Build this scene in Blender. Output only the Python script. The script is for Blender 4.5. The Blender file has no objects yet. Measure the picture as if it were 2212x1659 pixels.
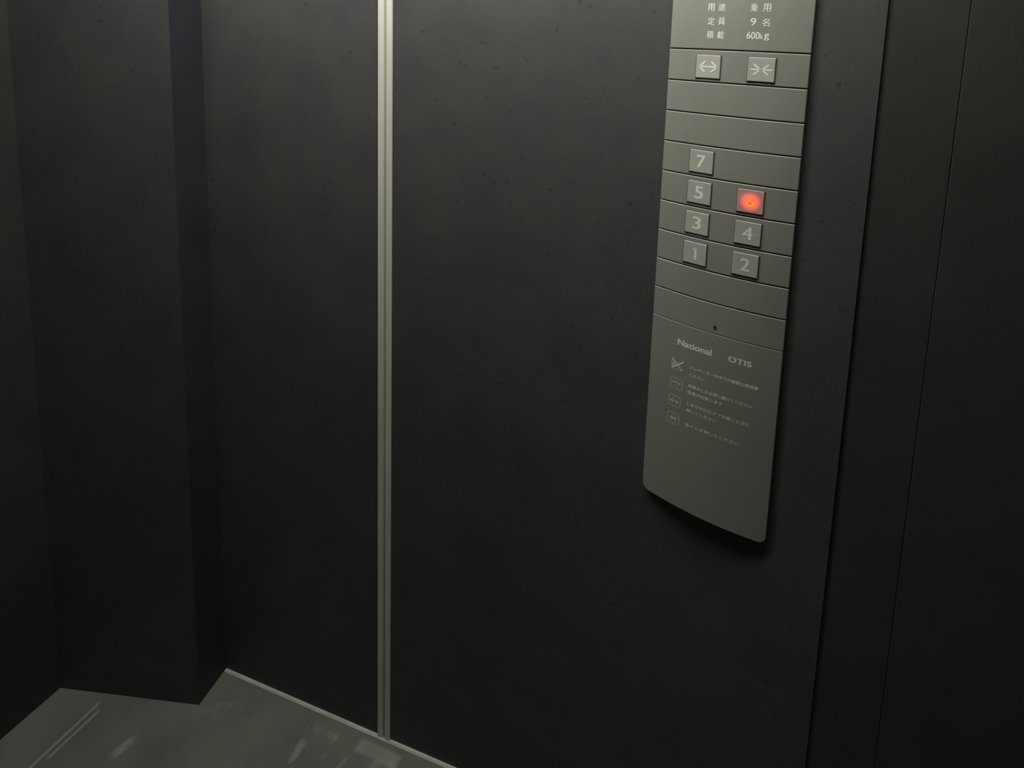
import bpy, bmesh, math
from mathutils import Matrix, Vector

C = bpy.context.scene.collection
SC = bpy.context.scene
pi = math.pi

# ------------------------------------------------------------------ camera, world, exposure
W_PX, H_PX = 2212, 1659
F_PX, PX, PY = 1093.77, 1409.97, 264.63          # focal length and optical centre (the frame is an off-centre crop)
EYE = 1.45
cam_d = bpy.data.cameras.new('camera')
cam_d.sensor_fit = 'HORIZONTAL'
cam_d.sensor_width = 36.0
cam_d.lens = F_PX / W_PX * 36.0
cam_d.shift_x = (W_PX / 2 - PX) / W_PX
cam_d.shift_y = (PY - H_PX / 2) / W_PX
cam_d.clip_start = 0.02
cam = bpy.data.objects.new('camera', cam_d)
C.objects.link(cam)
right = Vector((0.99817284, 0.00663159, 0.06005835))
down = Vector((0.06042337, -0.10955161, -0.99214286))
fwd = Vector((0.0, 0.99395899, -0.10975215))
mw = Matrix((right, -down, -fwd)).transposed().to_4x4()
mw.translation = Vector((0, 0, EYE))
cam.matrix_world = mw
SC.camera = cam
SC.view_settings.view_transform = 'Standard'
SC.view_settings.look = 'None'
SC.view_settings.gamma = 1.0
SC.view_settings.use_curve_mapping = False
SC.view_settings.exposure = 0.0
world = bpy.data.worlds.new('world')
SC.world = world
world.use_nodes = True
world.node_tree.nodes['Background'].inputs[0].default_value = (0.5, 0.55, 0.6, 1)
world.node_tree.nodes['Background'].inputs[1].default_value = 0.0

LAMP_POS = (-0.41, 0.655)        # centre of the ceiling lamp
LAMP_SIZE = (1.28, 0.14)
LAMP_POWER = 12.6
CEIL = 2.02

# ------------------------------------------------------------------ helpers
def tag(o, label=None, cat=None, group=None, kind=None):
    if label: o['label'] = label
    if cat: o['category'] = cat
    if group: o['group'] = group
    if kind: o['kind'] = kind
    return o

def link(name, me, m, parent=None, smooth=False):
    o = bpy.data.objects.new(name, me)
    C.objects.link(o)
    if m: me.materials.append(m)
    if parent: o.parent = parent
    if smooth:
        for p in me.polygons: p.use_smooth = True
    return o

def obj(name, bm, m, parent=None, smooth=False):
    bmesh.ops.recalc_face_normals(bm, faces=bm.faces)
    me = bpy.data.meshes.new(name)
    bm.to_mesh(me); bm.free()
    return link(name, me, m, parent, smooth)

def add_box(bm, lo, hi, bevel=0.0, seg=2):
    r = bmesh.ops.create_cube(bm, size=1.0)
    vs = r['verts']
    for v in vs:
        v.co = Vector([lo[i] if v.co[i] < 0 else hi[i] for i in range(3)])
    if bevel:
        es = list({e for v in vs for e in v.link_edges})
        bmesh.ops.bevel(bm, geom=es, offset=bevel, segments=seg, affect='EDGES', profile=0.5)

def smooth_weighted(o):
    md = o.modifiers.new('weighted_normals', 'WEIGHTED_NORMAL'); md.keep_sharp = True; md.weight = 100

def add_prism(bm, pts, z0, z1):
    lo = [bm.verts.new((x, y, z0)) for x, y in pts]
    hi = [bm.verts.new((x, y, z1)) for x, y in pts]
    n = len(pts)
    for i in range(n):
        bm.faces.new((lo[i], lo[(i + 1) % n], hi[(i + 1) % n], hi[i]))
    bm.faces.new(lo[::-1]); bm.faces.new(hi)

# ------------------------------------------------------------------ materials
def nodes(name):
    m = bpy.data.materials.new(name)
    m.use_nodes = True
    nt = m.node_tree
    return m, nt, nt.nodes, nt.links, nt.nodes['Principled BSDF']

def coat_mat(name, c1, c2, rough, spec=0.5, metallic=0.0, mott_scale=9.0, grain=260.0, bump=0.06, aniso=(1, 1, 1), speck=0.0):
    """painted or metallic sheet: slow mottling, fine grain, small bump"""
    m, nt, N, L, B = nodes(name)
    tc = N.new('ShaderNodeTexCoord')
    mp = N.new('ShaderNodeMapping'); mp.inputs['Scale'].default_value = aniso
    L.new(tc.outputs['Object'], mp.inputs['Vector'])
    n1 = N.new('ShaderNodeTexNoise'); n1.inputs['Scale'].default_value = mott_scale; n1.inputs['Detail'].default_value = 5
    n2 = N.new('ShaderNodeTexNoise'); n2.inputs['Scale'].default_value = grain; n2.inputs['Detail'].default_value = 2
    L.new(mp.outputs[0], n1.inputs['Vector']); L.new(mp.outputs[0], n2.inputs['Vector'])
    ad = N.new('ShaderNodeMath'); ad.operation = 'MULTIPLY_ADD'
    L.new(n2.outputs['Fac'], ad.inputs[0]); ad.inputs[1].default_value = 0.45
    sb = N.new('ShaderNodeMath'); sb.operation = 'SUBTRACT'; sb.inputs[1].default_value = 0.22
    L.new(n1.outputs['Fac'], sb.inputs[0]); L.new(sb.outputs[0], ad.inputs[2])
    rp = N.new('ShaderNodeValToRGB')
    rp.color_ramp.elements[0].position = 0.30; rp.color_ramp.elements[0].color = (*c1, 1)
    rp.color_ramp.elements[1].position = 0.70; rp.color_ramp.elements[1].color = (*c2, 1)
    L.new(ad.outputs[0], rp.inputs[0])
    col = rp.outputs[0]
    if speck:
        n3 = N.new('ShaderNodeTexNoise'); n3.inputs['Scale'].default_value = 75; n3.inputs['Detail'].default_value = 1
        L.new(tc.outputs['Object'], n3.inputs['Vector'])
        r3 = N.new('ShaderNodeMapRange'); r3.inputs[1].default_value = 0.22; r3.inputs[2].default_value = 0.29
        r3.inputs[3].default_value = 1 - speck; r3.inputs[4].default_value = 1.0
        L.new(n3.outputs['Fac'], r3.inputs[0])
        mx = N.new('ShaderNodeVectorMath'); mx.operation = 'SCALE'
        L.new(col, mx.inputs[0]); L.new(r3.outputs[0], mx.inputs['Scale'])
        col = mx.outputs[0]
    L.new(col, B.inputs['Base Color'])
    B.inputs['Roughness'].default_value = rough
    B.inputs['Metallic'].default_value = metallic
    B.inputs['Specular IOR Level'].default_value = spec
    bp = N.new('ShaderNodeBump'); bp.inputs['Strength'].default_value = bump; bp.inputs['Distance'].default_value = 0.001
    L.new(n2.outputs['Fac'], bp.inputs['Height']); L.new(bp.outputs[0], B.inputs['Normal'])
    return m

def flat_mat(name, c, rough=0.6, metallic=0.0, emit=None, es=0.0, spec=0.4):
    m, nt, N, L, B = nodes(name)
    tc = N.new('ShaderNodeTexCoord')
    n = N.new('ShaderNodeTexNoise'); n.inputs['Scale'].default_value = 300
    L.new(tc.outputs['Object'], n.inputs['Vector'])
    mr = N.new('ShaderNodeMapRange'); mr.inputs[3].default_value = 0.88; mr.inputs[4].default_value = 1.1
    L.new(n.outputs['Fac'], mr.inputs[0])
    sc = N.new('ShaderNodeVectorMath'); sc.operation = 'SCALE'; sc.inputs[0].default_value = c
    L.new(mr.outputs[0], sc.inputs['Scale']); L.new(sc.outputs[0], B.inputs['Base Color'])
    B.inputs['Roughness'].default_value = rough
    B.inputs['Metallic'].default_value = metallic
    B.inputs['Specular IOR Level'].default_value = spec
    if emit:
        B.inputs['Emission Color'].default_value = (*emit, 1)
        B.inputs['Emission Strength'].default_value = es
    return m

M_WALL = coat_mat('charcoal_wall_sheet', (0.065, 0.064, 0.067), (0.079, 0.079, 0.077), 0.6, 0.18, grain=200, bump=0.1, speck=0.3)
M_WALL_SHADED = coat_mat('shaded_wall_sheet', (0.026, 0.029, 0.036), (0.034, 0.037, 0.043), 0.6, 0.3)  # darker, bluer wall sheet: the pilaster return's shade is put into the colour
M_LEFT = coat_mat('shaded_left_wall_sheet', (0.028, 0.030, 0.028), (0.036, 0.038, 0.035), 0.6, 0.2)  # wall sheet darkened: the left wall's shade is painted into its colour
M_DOOR = coat_mat('dark_door_sheet', (0.043, 0.042, 0.040), (0.054, 0.052, 0.050), 0.5, 0.25)
M_CEIL = flat_mat('ceiling_paint', (0.2, 0.2, 0.19), 0.8)
M_PLATE = coat_mat('grey_green_panel_paint', (0.262, 0.268, 0.236), (0.292, 0.296, 0.262), 0.45, 0.4, bump=0.04)
M_BACK = flat_mat('black_backing', (0.018, 0.018, 0.016), 0.8)
M_BUTTON = coat_mat('light_grey_button_plastic', (0.44, 0.44, 0.40), (0.50, 0.50, 0.455), 0.4, 0.5, mott_scale=40, bump=0.02)
M_INK = flat_mat('pale_printed_ink', (0.90, 0.91, 0.81), 0.6)
M_INK_DIM = flat_mat('worn_printed_ink', (0.88, 0.89, 0.80), 0.6)
M_STEEL = coat_mat('brushed_aluminium', (0.68, 0.68, 0.60), (0.78, 0.78, 0.70), 0.5, 0.5, metallic=0.15, mott_scale=14, grain=160, aniso=(6, 6, 0.4), bump=0.05)
M_SKIRT = coat_mat('worn_floor_edging', (0.42, 0.42, 0.37), (0.55, 0.55, 0.49), 0.45, 0.5, mott_scale=25)
M_GAP = flat_mat('dark_button_gap', (0.05, 0.05, 0.045), 0.8)
M_HOLE = flat_mat('keyhole_black', (0.01, 0.01, 0.01), 0.7)

def lit_button_mat():
    """translucent button cap with a red lamp behind it: brightest over the lamp"""
    m, nt, N, L, B = nodes('lit_red_button_plastic')
    tc = N.new('ShaderNodeTexCoord')
    ln = N.new('ShaderNodeVectorMath'); ln.operation = 'LENGTH'
    mp = N.new('ShaderNodeMapping'); mp.inputs['Scale'].default_value = (1, 0, 1.1)
    L.new(tc.outputs['Object'], mp.inputs['Vector']); L.new(mp.outputs[0], ln.inputs[0])
    mr = N.new('ShaderNodeMapRange'); mr.interpolation_type = 'SMOOTHSTEP'
    mr.inputs[1].default_value = 0.0075; mr.inputs[2].default_value = 0.0170
    mr.inputs[3].default_value = 1.0; mr.inputs[4].default_value = 0.10
    L.new(ln.outputs['Value'], mr.inputs[0])
    sc = N.new('ShaderNodeMath'); sc.operation = 'MULTIPLY'; sc.inputs[1].default_value = 0.95
    L.new(mr.outputs[0], sc.inputs[0])
    mp2 = N.new('ShaderNodeMapping'); mp2.inputs['Location'].default_value = (0, 0, 0.0030); mp2.inputs['Scale'].default_value = (1, 0, 1)
    ln2 = N.new('ShaderNodeVectorMath'); ln2.operation = 'LENGTH'
    L.new(tc.outputs['Object'], mp2.inputs['Vector']); L.new(mp2.outputs[0], ln2.inputs[0])
    core = N.new('ShaderNodeMapRange'); core.inputs[1].default_value = 0.0015; core.inputs[2].default_value = 0.0045
    core.inputs[3].default_value = 0.45; core.inputs[4].default_value = 1.0
    L.new(ln2.outputs['Value'], core.inputs[0])
    sc2 = N.new('ShaderNodeMath'); sc2.operation = 'MULTIPLY'
    L.new(sc.outputs[0], sc2.inputs[0]); L.new(core.outputs[0], sc2.inputs[1]); sc = sc2
    B.inputs['Base Color'].default_value = (0.40, 0.37, 0.34, 1)
    B.inputs['Roughness'].default_value = 0.4
    B.inputs['Emission Color'].default_value = (1.0, 0.045, 0.02, 1)
    L.new(sc.outputs[0], B.inputs['Emission Strength'])
    return m
M_LIT = lit_button_mat()
M_LIT_NUM = flat_mat('glowing_orange_numeral', (0.3, 0.1, 0.05), 0.5, emit=(1.0, 0.26, 0.02), es=1.0)

def floor_mat():
    m, nt, N, L, B = nodes('worn_grey_floor_sheet')
    tc = N.new('ShaderNodeTexCoord')
    n1 = N.new('ShaderNodeTexNoise'); n1.inputs['Scale'].default_value = 7; n1.inputs['Detail'].default_value = 6
    n2 = N.new('ShaderNodeTexNoise'); n2.inputs['Scale'].default_value = 180
    L.new(tc.outputs['Object'], n1.inputs['Vector']); L.new(tc.outputs['Object'], n2.inputs['Vector'])
    rp = N.new('ShaderNodeValToRGB')
    rp.color_ramp.elements[0].position = 0.35; rp.color_ramp.elements[0].color = (0.120, 0.118, 0.106, 1)
    rp.color_ramp.elements[1].position = 0.68; rp.color_ramp.elements[1].color = (0.170, 0.167, 0.148, 1)
    L.new(n1.outputs['Fac'], rp.inputs[0])
    col = rp.outputs[0]
    # scuffs and pale strokes: centre x, y, angle, half length, half width, softness, strength, breakup
    marks = [
        (-1.142, 0.893, math.radians(77.5), 0.060, 0.0028, 0.0035, 0.75, 0.2),  # this and the next: a pair of pale parallel lines
        (-1.125, 0.900, math.radians(76.5), 0.040, 0.0024, 0.0035, 0.80, 0.2),
        (-1.005, 0.885, math.radians(60), 0.016, 0.009, 0.010, 0.55, 0.6),
        (-0.655, 0.900, math.radians(86), 0.034, 0.008, 0.008, 0.55, 1.0),
        (-0.594, 0.905, math.radians(84), 0.020, 0.004, 0.006, 0.40, 1.0),
        (-0.620, 0.925, math.radians(-14), 0.030, 0.005, 0.008, 0.25, 0.8),
        (-0.490, 0.898, math.radians(-14), 0.050, 0.010, 0.006, 0.55, 0.3),
        (-0.470, 0.876, math.radians(-14), 0.026, 0.012, 0.008, 0.40, 0.6),
        (-0.555, 0.880, math.radians(60), 0.014, 0.004, 0.006, 0.30, 1.0),
        (-0.860, 0.960, math.radians(20), 0.050, 0.020, 0.040, 0.18, 0.8),
    ]
    nb = N.new('ShaderNodeTexNoise'); nb.inputs['Scale'].default_value = 45; nb.inputs['Detail'].default_value = 4
    L.new(tc.outputs['Object'], nb.inputs['Vector'])
    for (x, y, a, hl, hw, soft, k, br) in marks:
        mp = N.new('ShaderNodeMapping'); mp.vector_type = 'TEXTURE'
        mp.inputs['Location'].default_value = (x, y, 0); mp.inputs['Rotation'].default_value = (0, 0, a)
        L.new(tc.outputs['Object'], mp.inputs['Vector'])
        sp = N.new('ShaderNodeSeparateXYZ'); L.new(mp.outputs[0], sp.inputs[0])
        fs = []
        for ax, h, s in (('X', hl, soft * 2), ('Y', hw, soft)):
            ab = N.new('ShaderNodeMath'); ab.operation = 'ABSOLUTE'; L.new(sp.outputs[ax], ab.inputs[0])
            mr = N.new('ShaderNodeMapRange'); mr.interpolation_type = 'SMOOTHSTEP'
            mr.inputs[1].default_value = max(h - s / 2, 0); mr.inputs[2].default_value = h + s / 2
            mr.inputs[3].default_value = 1; mr.inputs[4].default_value = 0
            L.new(ab.outputs[0], mr.inputs[0]); fs.append(mr.outputs[0])
        mu = N.new('ShaderNodeMath'); mu.operation = 'MULTIPLY'; L.new(fs[0], mu.inputs[0]); L.new(fs[1], mu.inputs[1])
        bk = N.new('ShaderNodeMapRange'); bk.inputs[1].default_value = 0.42; bk.inputs[2].default_value = 0.60
        bk.inputs[3].default_value = 1 - br; bk.inputs[4].default_value = 1
        L.new(nb.outputs['Fac'], bk.inputs[0])
        m2 = N.new('ShaderNodeMath'); m2.operation = 'MULTIPLY'; L.new(mu.outputs[0], m2.inputs[0]); L.new(bk.outputs[0], m2.inputs[1])
        m3 = N.new('ShaderNodeMath'); m3.operation = 'MULTIPLY'; L.new(m2.outputs[0], m3.inputs[0]); m3.inputs[1].default_value = k
        mx = N.new('ShaderNodeMix'); mx.data_type = 'RGBA'
        L.new(m3.outputs[0], mx.inputs['Factor']); L.new(col, mx.inputs['A']); mx.inputs['B'].default_value = (0.36, 0.36, 0.32, 1)
        col = mx.outputs['Result']
    L.new(col, B.inputs['Base Color'])
    B.inputs['Roughness'].default_value = 0.5
    B.inputs['Specular IOR Level'].default_value = 0.35
    bp = N.new('ShaderNodeBump'); bp.inputs['Strength'].default_value = 0.05; bp.inputs['Distance'].default_value = 0.001
    L.new(n2.outputs['Fac'], bp.inputs['Height']); L.new(bp.outputs[0], B.inputs['Normal'])
    return m
M_FLOOR = floor_mat()

# ------------------------------------------------------------------ room shell
def V2(x, y): return Vector((x, y))
RA = V2(-0.9152, 1.0248)                       # inner corner of the panelled wall and the pilaster
FR = V2(-0.9164, 0.9577)
LF = V2(-1.2391, 0.9726)
dA = V2(0.97224, -0.23400)                     # along the panelled wall
nA = V2(0.23400, 0.97224)                      # out of the car
dP = V2(0.89696, -0.44211)                     # along the control panel's wall
nP = V2(0.44211, 0.89696)
X = V2(-0.17815, 0.84742)
XW = RA + dA * 0.7808                     # where the two wall faces would meet
TL = 0.14
P_END = X + dP * 0.5050 + nP * 0.005
T = 0.03

def bezier(a, b, c, n):
    return [a * (1 - t) ** 2 + b * 2 * t * (1 - t) + c * t * t for t in [i / n for i in range(n + 1)]]
inner = [RA] + bezier(XW - dA * TL, XW, XW + dP * TL, 24) + [P_END]
outer = [RA + nA * T] + [p + nA * T for p in bezier(XW - dA * TL, XW, XW + dP * TL, 24)] + [P_END + nP * T]
bm = bmesh.new()
add_prism(bm, [tuple(p) for p in inner + outer[::-1]], 0, CEIL)
w = obj('wall_front', bm, M_WALL)
w.data.shade_smooth(); w.data.set_sharp_from_angle(angle=math.radians(4)); smooth_weighted(w)
tag(w, 'charcoal sheet wall running from the corner past the pale strip to the button panel', 'wall', kind='structure')

# pilaster: its face and its side return
bm = bmesh.new()
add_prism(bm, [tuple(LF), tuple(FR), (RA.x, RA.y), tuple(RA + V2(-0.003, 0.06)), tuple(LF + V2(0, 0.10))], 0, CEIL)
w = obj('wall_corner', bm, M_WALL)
w.data.materials.append(M_WALL_SHADED)
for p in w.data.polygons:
    if p.normal.x > 0.9: p.material_index = 1  # side return gets the copy with shade painted in
tag(w, 'charcoal pilaster projecting left of the panelled wall, shade painted on its side return', 'pilaster', kind='structure')

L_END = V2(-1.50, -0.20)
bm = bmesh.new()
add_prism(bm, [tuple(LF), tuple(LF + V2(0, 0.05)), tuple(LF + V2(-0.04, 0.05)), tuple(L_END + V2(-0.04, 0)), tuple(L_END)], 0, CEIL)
tag(obj('wall_left', bm, M_LEFT), 'wall at the far left edge meeting the pilaster, its shade painted in', 'wall', kind='structure')

# sliding door beyond the control panel: set back behind the wall's edge
D0 = X + dP * 0.470 + nP * 0.040
def door_pt(u, v): return tuple(X + dP * u + nP * v)
door = bpy.data.objects.new('door_1', None); C.objects.link(door)
tag(door, 'dark sliding lift door right of the button panel with a thin vertical seam', 'door', kind='structure')
for u0, u1 in ((0.5055, 0.5911), (0.5915, 1.25)):
    bm = bmesh.new()
    pts = [door_pt(u0, 0.0075), door_pt(u1, 0.0075), door_pt(u1, 0.036), door_pt(u0, 0.036)]
    add_prism(bm, pts, 0.004, 1.98)
    es = [e for e in bm.edges if abs((e.verts[0].co - e.verts[1].co).z) > 1]
    bmesh.ops.bevel(bm, geom=es, offset=0.0008, segments=2, affect='EDGES', profile=0.5)
    obj('door_leaf', bm, M_DOOR, door)
bm = bmesh.new()
add_prism(bm, [door_pt(0.506, 0.0365), door_pt(1.25, 0.0365), door_pt(1.25, 0.06), door_pt(0.506, 0.06)], 0, CEIL)
tag(obj('wall_right', bm, M_WALL_SHADED), 'dark wall structure behind the sliding door', 'wall', kind='structure')
R0 = X + dP * 1.2505 + nP * 0.06
R1 = R0 - nP * 0.95
bm = bmesh.new()
add_prism(bm, [tuple(R0), tuple(R1), tuple(R1 + dP * T), tuple(R0 + dP * T)], 0, CEIL)
tag(obj('wall_side', bm, M_WALL), 'dark side wall beyond the door, outside the view', 'wall', kind='structure')
bm = bmesh.new()
back = [L_END, R1, R1 - V2(0, T), L_END - V2(0, T)]
add_prism(bm, [tuple(p) for p in back], 0, CEIL)
tag(obj('wall_rear', bm, M_WALL), 'dark rear wall of the lift car behind the viewer', 'wall', kind='structure')

bm = bmesh.new(); add_box(bm, (-1.62, -0.75, -0.03), (1.25, 1.12, 0))
tag(obj('floor', bm, M_FLOOR), 'worn grey sheet floor with pale scuffs and lines at the foot of the dark walls', 'floor', kind='structure')
bm = bmesh.new(); add_box(bm, (-1.62, -0.75, CEIL), (1.25, 1.12, CEIL + 0.03))
tag(obj('ceiling', bm, M_CEIL), 'plain lift car ceiling above the view', 'ceiling', kind='structure')

# ------------------------------------------------------------------ ceiling lamp
lamp = bpy.data.objects.new('ceiling_lamp', None); C.objects.link(lamp)
lamp.location = (LAMP_POS[0], LAMP_POS[1], CEIL)
lamp.rotation_euler = (0, 0, math.atan2(-0.234, 0.97224))
tag(lamp, 'long narrow ceiling lamp with white diffuser close above the panelled wall', 'lamp')
hx, hy = LAMP_SIZE[0] / 2, LAMP_SIZE[1] / 2
bm = bmesh.new()
for lo, hi in (((-hx - .02, -hy - .02, -.02), (hx + .02, -hy, 0)), ((-hx - .02, hy, -.02), (hx + .02, hy + .02, 0)),
               ((-hx - .02, -hy, -.02), (-hx, hy, 0)), ((hx, -hy, -.02), (hx + .02, hy, 0))):
    add_box(bm, lo, hi)
obj('lamp_frame', bm, M_STEEL, lamp)
bm = bmesh.new(); add_box(bm, (-hx + .001, -hy + .001, -.016), (hx - .001, hy - .001, -.010))
M_DIFF = flat_mat('lamp_diffuser', (0.8, 0.8, 0.75), 0.6, emit=(1.0, 0.98, 0.86), es=1.6)
obj('diffuser', bm, M_DIFF, lamp)
ld = bpy.data.lights.new('lamp_light', 'AREA'); ld.shape = 'RECTANGLE'
ld.size, ld.size_y = LAMP_SIZE; ld.energy = LAMP_POWER; ld.color = (1.0, 0.985, 0.90)
lo_ = bpy.data.objects.new('lamp_light', ld); C.objects.link(lo_); lo_.parent = lamp; lo_.location = (0, 0, -0.019)

# ------------------------------------------------------------------ pale metal strip on the wall, and the floor edging
def on_A(s, off=0.0): return RA + dA * s - nA * off
s0, s1 = 0.4222, 0.4520
prof = [(s0, 0.0), (s0, 0.0022), (s0 + .0008, 0.0030), (s0 + .0130, 0.0030), (s0 + .0145, 0.0002), (s0 + .0178, 0.0002),
        (s0 + .0190, 0.0034), (s1 - .0008, 0.0034), (s1, 0.0026), (s1, 0.0)]
bm = bmesh.new()
add_prism(bm, [tuple(on_A(s, o + 0.0001)) for s, o in prof], 0.0048, CEIL)
strip = obj('trim_1', bm, M_STEEL)
strip.data.materials.append(flat_mat('shaded_strip_groove', (0.46, 0.48, 0.39), 0.7))  # shade inside the groove painted as a darker colour
for p in strip.data.polygons:
    mid = (sum((strip.data.vertices[i].co.xy for i in p.vertices), Vector((0, 0))) / len(p.vertices)) - RA
    if s0 + .0132 < mid.dot(dA) < s0 + .0188 and abs(p.normal.z) < .5 and mid.dot(-nA) > 0.00015: p.material_index = 1
tag(strip, 'tall pale metal strip with a shallow groove running up the dark wall', 'trim', kind='structure')
bm = bmesh.new()
for a, b in ((0.004, 0.62),):
    q = [(0, 0.0005), (0.0055, 0.0005), (0.0055, 0.0015), (0.003, 0.0038), (0, 0.0042)]
    rows = []
    for s in (a, b):
        rows.append([bm.verts.new((*on_A(s, o + 0.0002), z)) for o, z in q])
    for i in range(5):
        bm.faces.new((rows[0][i], rows[0][(i + 1) % 5], rows[1][(i + 1) % 5], rows[1][i]))
    bm.faces.new(rows[0]); bm.faces.new(rows[1][::-1])
tag(obj('trim_2', bm, M_SKIRT), 'thin pale edging along the floor at the foot of the panelled wall', 'trim', kind='structure')

# ------------------------------------------------------------------ control panel
PW = 0.2012            # width
SAG = 0.0078           # bow of the face
FT = 0.005             # thickness at the side edges
Z_LOW = 0.774
def bow(u): return SAG * (1 - ((u - PW / 2) / (PW / 2)) ** 2) if 0 <= u <= PW else 0.0
panel = bpy.data.objects.new('elevator_control_panel', None); C.objects.link(panel)
root2 = X + dP * 0.2193 + nP * 0.0049
panel.location = (root2.x, root2.y, Z_LOW)
panel.rotation_euler = (0, 0, math.atan2(dP.y, dP.x))
tag(panel, 'tall bowed grey-green lift button panel fixed to the charcoal wall', 'control panel')

def plate(name, z0, z1, c=0.0009, r=0.0, mat=None, u0=0.0, u1=PW, front=FT, back_y=0.0, bowed=True, parent=panel):
    """a bowed plate between heights z0 and z1 with chamfered edges; r rounds the lower corners"""
    us = [u0, u0 + c] + ([u0 + r * k / 8 for k in range(1, 9)] if r else [])
    us += [u0 + (u1 - u0) * k / 28 for k in range(1, 28)] + ([u1 - r * k / 8 for k in range(1, 9)] if r else []) + [u1 - c, u1]
    us = sorted(set(round(u, 6) for u in us))
    bm = bmesh.new(); prev = None
    for u in us:
        f = front + (bow(u) if bowed else 0)
        e = min(u - u0, u1 - u)
        if e < c * 0.5: f -= c
        lo = z0
        if r and e < r: lo = z0 + r - math.sqrt(max(r * r - (r - e) ** 2, 0))
        ring = [(back_y, lo), (f - c, lo), (f, lo + c), (f, z1 - c), (f - c, z1), (back_y, z1)]
        vs = [bm.verts.new((u, -y, z - Z_LOW)) for y, z in ring]
        if prev:
            for i in range(6):
                bm.faces.new((prev[i], prev[(i + 1) % 6], vs[(i + 1) % 6], vs[i]))
        else:
            bm.faces.new(vs)
        prev = vs
    bm.faces.new(prev[::-1])
    o = obj(name, bm, mat or M_PLATE, parent)
    o.data.shade_smooth(); o.data.set_sharp_from_angle(angle=math.radians(20)); smooth_weighted(o)
    return o

PITCH = 0.04535
Z1 = 1.4782
G = 0.0007
zrow = [Z1 - PITCH * k for k in range(10)]
Z_TOP = 1.70
plate('backing', Z_LOW + 0.004, Z_TOP - 0.004, mat=M_BACK, u0=0.003, u1=PW - 0.003, front=FT - 0.0032)
YB = 0.0036          # plates stop in front of the bowed backing's edge zone
upper = plate('rating_faceplate', Z1 + G, Z_TOP)
for k in range(9):
    plate('row_faceplate', zrow[k + 1] + (G if k < 8 else G * 0.4), zrow[k] - G, c=0.0009 if k < 8 else 0.0006)
lower = plate('lower_faceplate', Z_LOW, zrow[9] - G * 0.4, r=0.012, c=0.0007)

# ---- lettering
def surf(u): return -(FT + bow(u))
def put_mesh(name, me, mat, parent, u, z, w=None, h=None, lift=0.00012, y_fixed=None, origin=None):
    """fit a flat xy mesh into a w x h box centred on (u, z) and lay it on the bowed face"""
    xs = [v.co.x for v in me.vertices]; ys = [v.co.y for v in me.vertices]
    cx, cy = (min(xs) + max(xs)) / 2, (min(ys) + max(ys)) / 2
    sx = w / (max(xs) - min(xs)) if w else None
    sy = h / (max(ys) - min(ys)) if h else None
    if sx is None: sx = sy
    if sy is None: sy = sx
    for v in me.vertices:
        a, b = (v.co.x - cx) * sx, (v.co.y - cy) * sy
        t = v.co.z
        uu = u + a
        y = (y_fixed if y_fixed is not None else surf(uu)) - lift - max(t, 0)
        if origin is None: v.co = (uu, y, z + b - Z_LOW)
        else: v.co = (uu - origin[0], y - origin[1], z + b - Z_LOW - origin[2])
    o = link(name, me, mat, parent)
    return o

def text_mesh(s, bold=0.0, spacing=1.0):
    cu = bpy.data.curves.new('lettering', 'FONT')
    cu.body = s; cu.size = 1.0; cu.space_character = spacing; cu.resolution_u = 6
    o = bpy.data.objects.new('lettering_source', cu); C.objects.link(o)
    bpy.context.view_layer.update()
    me = bpy.data.meshes.new_from_object(o.evaluated_get(bpy.context.evaluated_depsgraph_get()))
    bpy.data.objects.remove(o); bpy.data.curves.remove(cu)
    me.materials.clear()
    if bold:
        bm = bmesh.new(); bm.from_mesh(me)
        src = list(bm.faces)
        k = 0
        for dx, dy in ((1, 0), (0, 1), (1, 1), (.5, 1), (1, .5), (.5, .5)):
            k += 1
            r = bmesh.ops.duplicate(bm, geom=src)
            for v in [g for g in r['geom'] if isinstance(g, bmesh.types.BMVert)]:
                v.co += Vector((dx * bold, dy * bold, 0.000008 * k))
        bm.to_mesh(me); bm.free()
    return me

def write(name, s, mat, parent, u, z, w=None, h=None, bold=0.0, spacing=1.0):
    me = text_mesh(s, bold, spacing)
    if len(me.vertices) == 0: return None
    return put_mesh(name, me, mat, parent, u, z, w, h)

DU = 0.0018
for s, u, z, w_, h_ in (('用', 0.0605, 1.5364, .0104, .0104), ('途', 0.0767, 1.5365, .0106, .0104),
                        ('定', 0.0620, 1.5173, .0106, .0102), ('員', 0.0776, 1.5175, .0102, .0104),
                        ('積', 0.0620, 1.4988, .0104, .0104), ('載', 0.0774, 1.4986, .0104, .0102),
                        ('乗', 0.1219, 1.5360, .0100, .0102), ('用', 0.1388, 1.5361, .0108, .0104),
                        ('9', 0.1220, 1.5174, .0078, .0098), ('名', 0.1390, 1.5168, .0104, .0104)):
    write('rating_character', s, M_INK, upper, u + DU, z, w_, h_, bold=0.022)
write('rating_character', '600', M_INK, upper, 0.1232 + DU, 1.4992, .0178, .0094, bold=0.03)
write('rating_character', 'k', M_INK, upper, 0.1346 + DU, 1.4985, .0044, .0076, bold=0.03)
write('rating_character', 'g', M_INK, upper, 0.1414 + DU, 1.4975, .0068, .0092, bold=0.03)

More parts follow.
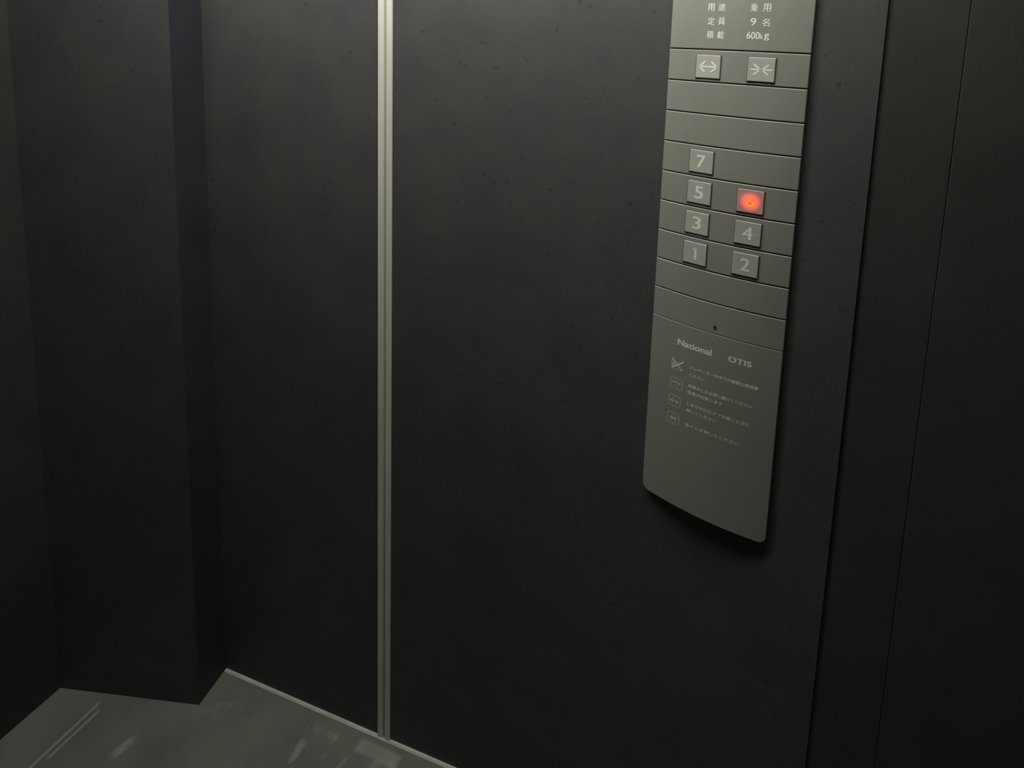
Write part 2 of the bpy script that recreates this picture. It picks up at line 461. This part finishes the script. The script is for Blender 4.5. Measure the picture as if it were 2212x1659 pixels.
# ---- strokes for arrows and pictograms (flat polygons)
def strokes(segs, wd):
    bm = bmesh.new()
    for (x0, y0), (x1, y1) in segs:
        d = Vector((x1 - x0, y1 - y0)); L_ = d.length; d.normalize(); n = Vector((-d.y, d.x)) * wd / 2
        e = d * wd * 0.3
        p = [(x0 - e.x + n.x, y0 - e.y + n.y), (x0 - e.x - n.x, y0 - e.y - n.y), (x1 + e.x - n.x, y1 + e.y - n.y), (x1 + e.x + n.x, y1 + e.y + n.y)]
        bm.faces.new([bm.verts.new((a, b, 0)) for a, b in p])
    me = bpy.data.meshes.new('strokes'); bm.to_mesh(me); bm.free()
    return me
OPEN_A = [((-14, 0), (-1, 0)), ((1, 0), (14, 0)), ((-14, 0), (-5.5, 7.5)), ((-14, 0), (-5.5, -7.5)), ((14, 0), (5.5, 7.5)), ((14, 0), (5.5, -7.5))]
CLOSE_A = [((-15, 0), (-1.4, 0)), ((15, 0), (1.4, 0)), ((-1.4, 0), (-10, 7.5)), ((-1.4, 0), (-10, -7.5)), ((1.4, 0), (10, 7.5)), ((1.4, 0), (10, -7.5))]

# ---- buttons
UL, UR = 0.0642, 0.1397
BW, BH = 0.0368, 0.0325
BT = 0.0014
def button(u, z, sym, lit=False):
    surf_y = surf(u) + 0.0002
    slope = math.atan((surf(u + 0.001) - surf(u - 0.001)) / 0.002)
    bm = bmesh.new()
    add_box(bm, (-BW / 2, -BT, -BH / 2), (BW / 2, 0.001, BH / 2), bevel=0.0008, seg=2)
    b = obj('button', bm, M_LIT if lit else M_BUTTON, panel)
    b.location = (u, surf_y, z - Z_LOW); b.rotation_euler = (0, 0, slope)
    bm = bmesh.new()
    g = 0.0007
    add_box(bm, (-BW / 2 - g, -0.0006, -BH / 2 - g), (BW / 2 + g, 0.0004, BH / 2 + g))
    obj('button_gap', bm, M_GAP, b)
    if sym == 'open': me = strokes(OPEN_A, 2.5); w_, h_ = .0292, .0165
    elif sym == 'close': me = strokes(CLOSE_A, 2.5); w_, h_ = .0300, .0160
    else:
        me = text_mesh(sym, bold=0.032); h_ = .0186; w_ = .0135
        if sym == '4': w_ = .0150
        if sym == '1': me = strokes([((0, -9), (0, 8.4)), ((0, 8.4), (-2.6, 7.0))], 3.2); w_ = .0060
    if lit: w_, h_ = .0118, .0145
    xs = [v.co.x for v in me.vertices]; ys = [v.co.y for v in me.vertices]
    cx, cy = (min(xs) + max(xs)) / 2, (min(ys) + max(ys)) / 2
    sx, sy = w_ / (max(xs) - min(xs)), h_ / (max(ys) - min(ys))
    for v in me.vertices:
        v.co = ((v.co.x - cx) * sx, -BT - 0.00012 - v.co.z, (v.co.y - cy) * sy)
    link('arrow_symbol' if sym in ('open', 'close') else 'numeral', me, M_LIT_NUM if lit else M_INK, b)
    return b
zc = [(zrow[k] + zrow[k + 1]) / 2 for k in range(9)]
b = button(UL, zc[0] - 0.0012, 'open'); b['label'] = 'door-open button with two arrows pointing apart'
b = button(UR, zc[0] - 0.0012, 'close'); b['label'] = 'door-close button with two arrows pointing together'
for s, u, k in (('7', UL, 3), ('5', UL, 4), ('6', UR, 4), ('3', UL, 5), ('4', UR, 5), ('1', UL, 6), ('2', UR, 6)):
    b = button(u, zc[k] - 0.0006, s, lit=(s == '6'))
    b['label'] = 'floor button lit red marked 6' if s == '6' else 'grey floor button marked ' + s

# ---- keyhole
bm = bmesh.new()
bmesh.ops.create_cone(bm, cap_ends=True, segments=20, radius1=0.0022, radius2=0.0022, depth=0.0008, matrix=Matrix.Rotation(pi / 2, 4, 'X'))
kh = obj('keyhole', bm, M_HOLE, panel)
kh.location = (0.1035, surf(0.1035) - 0.0003, 1.0805 - Z_LOW)

# ---- maker's names and instructions on the lower plate
write('logo_lettering', 'National', M_INK, lower, 0.0742, 1.0400, .0550, .0100, bold=0.06, spacing=1.0)
write('logo_lettering', 'OTIS', M_INK, lower, 0.1438, 1.0395, .0335, .0088, bold=0.07, spacing=1.1)
LIFT = 0.0036
for s, u0, u1, z, h in (('エレベーターの中での喫煙は御遠慮', 0.0690, 0.1728, 1.0068, .0062), ('ください', 0.0692, 0.0940, 0.9950, .0050),
                        ('故障のときは押し続けてください', 0.0690, 0.1665, 0.9775, .0062), ('係員が応答します', 0.0682, 0.1235, 0.9672, .0060),
                        ('しまりかけたドアを開くときに', 0.0690, 0.1652, 0.9485, .0060), ('押してください', 0.0684, 0.1165, 0.9378, .0056),
                        ('急ぐとき押してください', 0.0682, 0.1515, 0.9148, .0058)):
    write('instruction_lettering', s, M_INK_DIM, lower, (u0 + u1) / 2, z, u1 - u0, h, bold=0.045)

def rounded(wd, ht, r, k=5):
    pts = []
    for cx, cy, a0 in ((wd / 2 - r, ht / 2 - r, 0), (-wd / 2 + r, ht / 2 - r, 90), (-wd / 2 + r, -ht / 2 + r, 180), (wd / 2 - r, -ht / 2 + r, 270)):
        for i in range(k + 1):
            a = math.radians(a0 + 90 * i / k)
            pts.append((cx + r * math.cos(a), cy + r * math.sin(a)))
    return pts
def pictogram(u, z, kind):
    wd, ht = .0196, .0168
    segs = []
    if kind != 'smoke':
        p = rounded(wd, ht, .003)
        segs += [((p[i], p[(i + 1) % len(p)]), .0006) for i in range(len(p))]
    S = 0.00044
    if kind == 'open': segs += [(((a * S, b * S), (c * S, d * S)), .0010) for (a, b), (c, d) in OPEN_A]
    if kind == 'close': segs += [(((a * S * .95, b * S), (c * S * .95, d * S)), .0010) for (a, b), (c, d) in CLOSE_A]
    if kind == 'phone':
        segs += [((( -.0060, .0010), (-.0035, .0024)), .0016), (((-.0035, .0024), (.0035, .0018)), .0010), (((.0035, .0018), (.0060, .0000)), .0016),
                 (((-.0045, -.0030), (.0045, -.0034)), .0006)]
    if kind == 'smoke':
        segs += [(((-.0096, -.0072), (.0096, .0072)), .0022), (((-.0096, .0080), (.0080, -.0070)), .0013), (((-.0096, .0080), (-.0096, -.0072)), .0010),
                 (((-.0060, .0040), (-.0075, -.0030)), .0012), (((-.0035, .0025), (-.0060, -.0020)), .0010), (((.0090, -.0070), (-.0070, -.0078)), .0006)]
    bm = bmesh.new()
    for ((x0, y0), (x1, y1)), w_ in segs:
        d = Vector((x1 - x0, y1 - y0)); d.normalize(); n = Vector((-d.y, d.x)) * w_ / 2
        bm.faces.new([bm.verts.new((u + a, surf(u + a) - .00015, z + b_ - Z_LOW)) for a, b_ in
                      ((x0 + n.x, y0 + n.y), (x0 - n.x, y0 - n.y), (x1 - n.x, y1 - n.y), (x1 + n.x, y1 + n.y))])
    me = bpy.data.meshes.new('pictogram'); bm.to_mesh(me); bm.free()
    link('pictogram', me, M_INK_DIM, lower)
pictogram(0.0492, 1.0035, 'smoke')
pictogram(0.0492, 0.9728, 'phone')
pictogram(0.0482, 0.9440, 'open')
pictogram(0.0480, 0.9158, 'close')
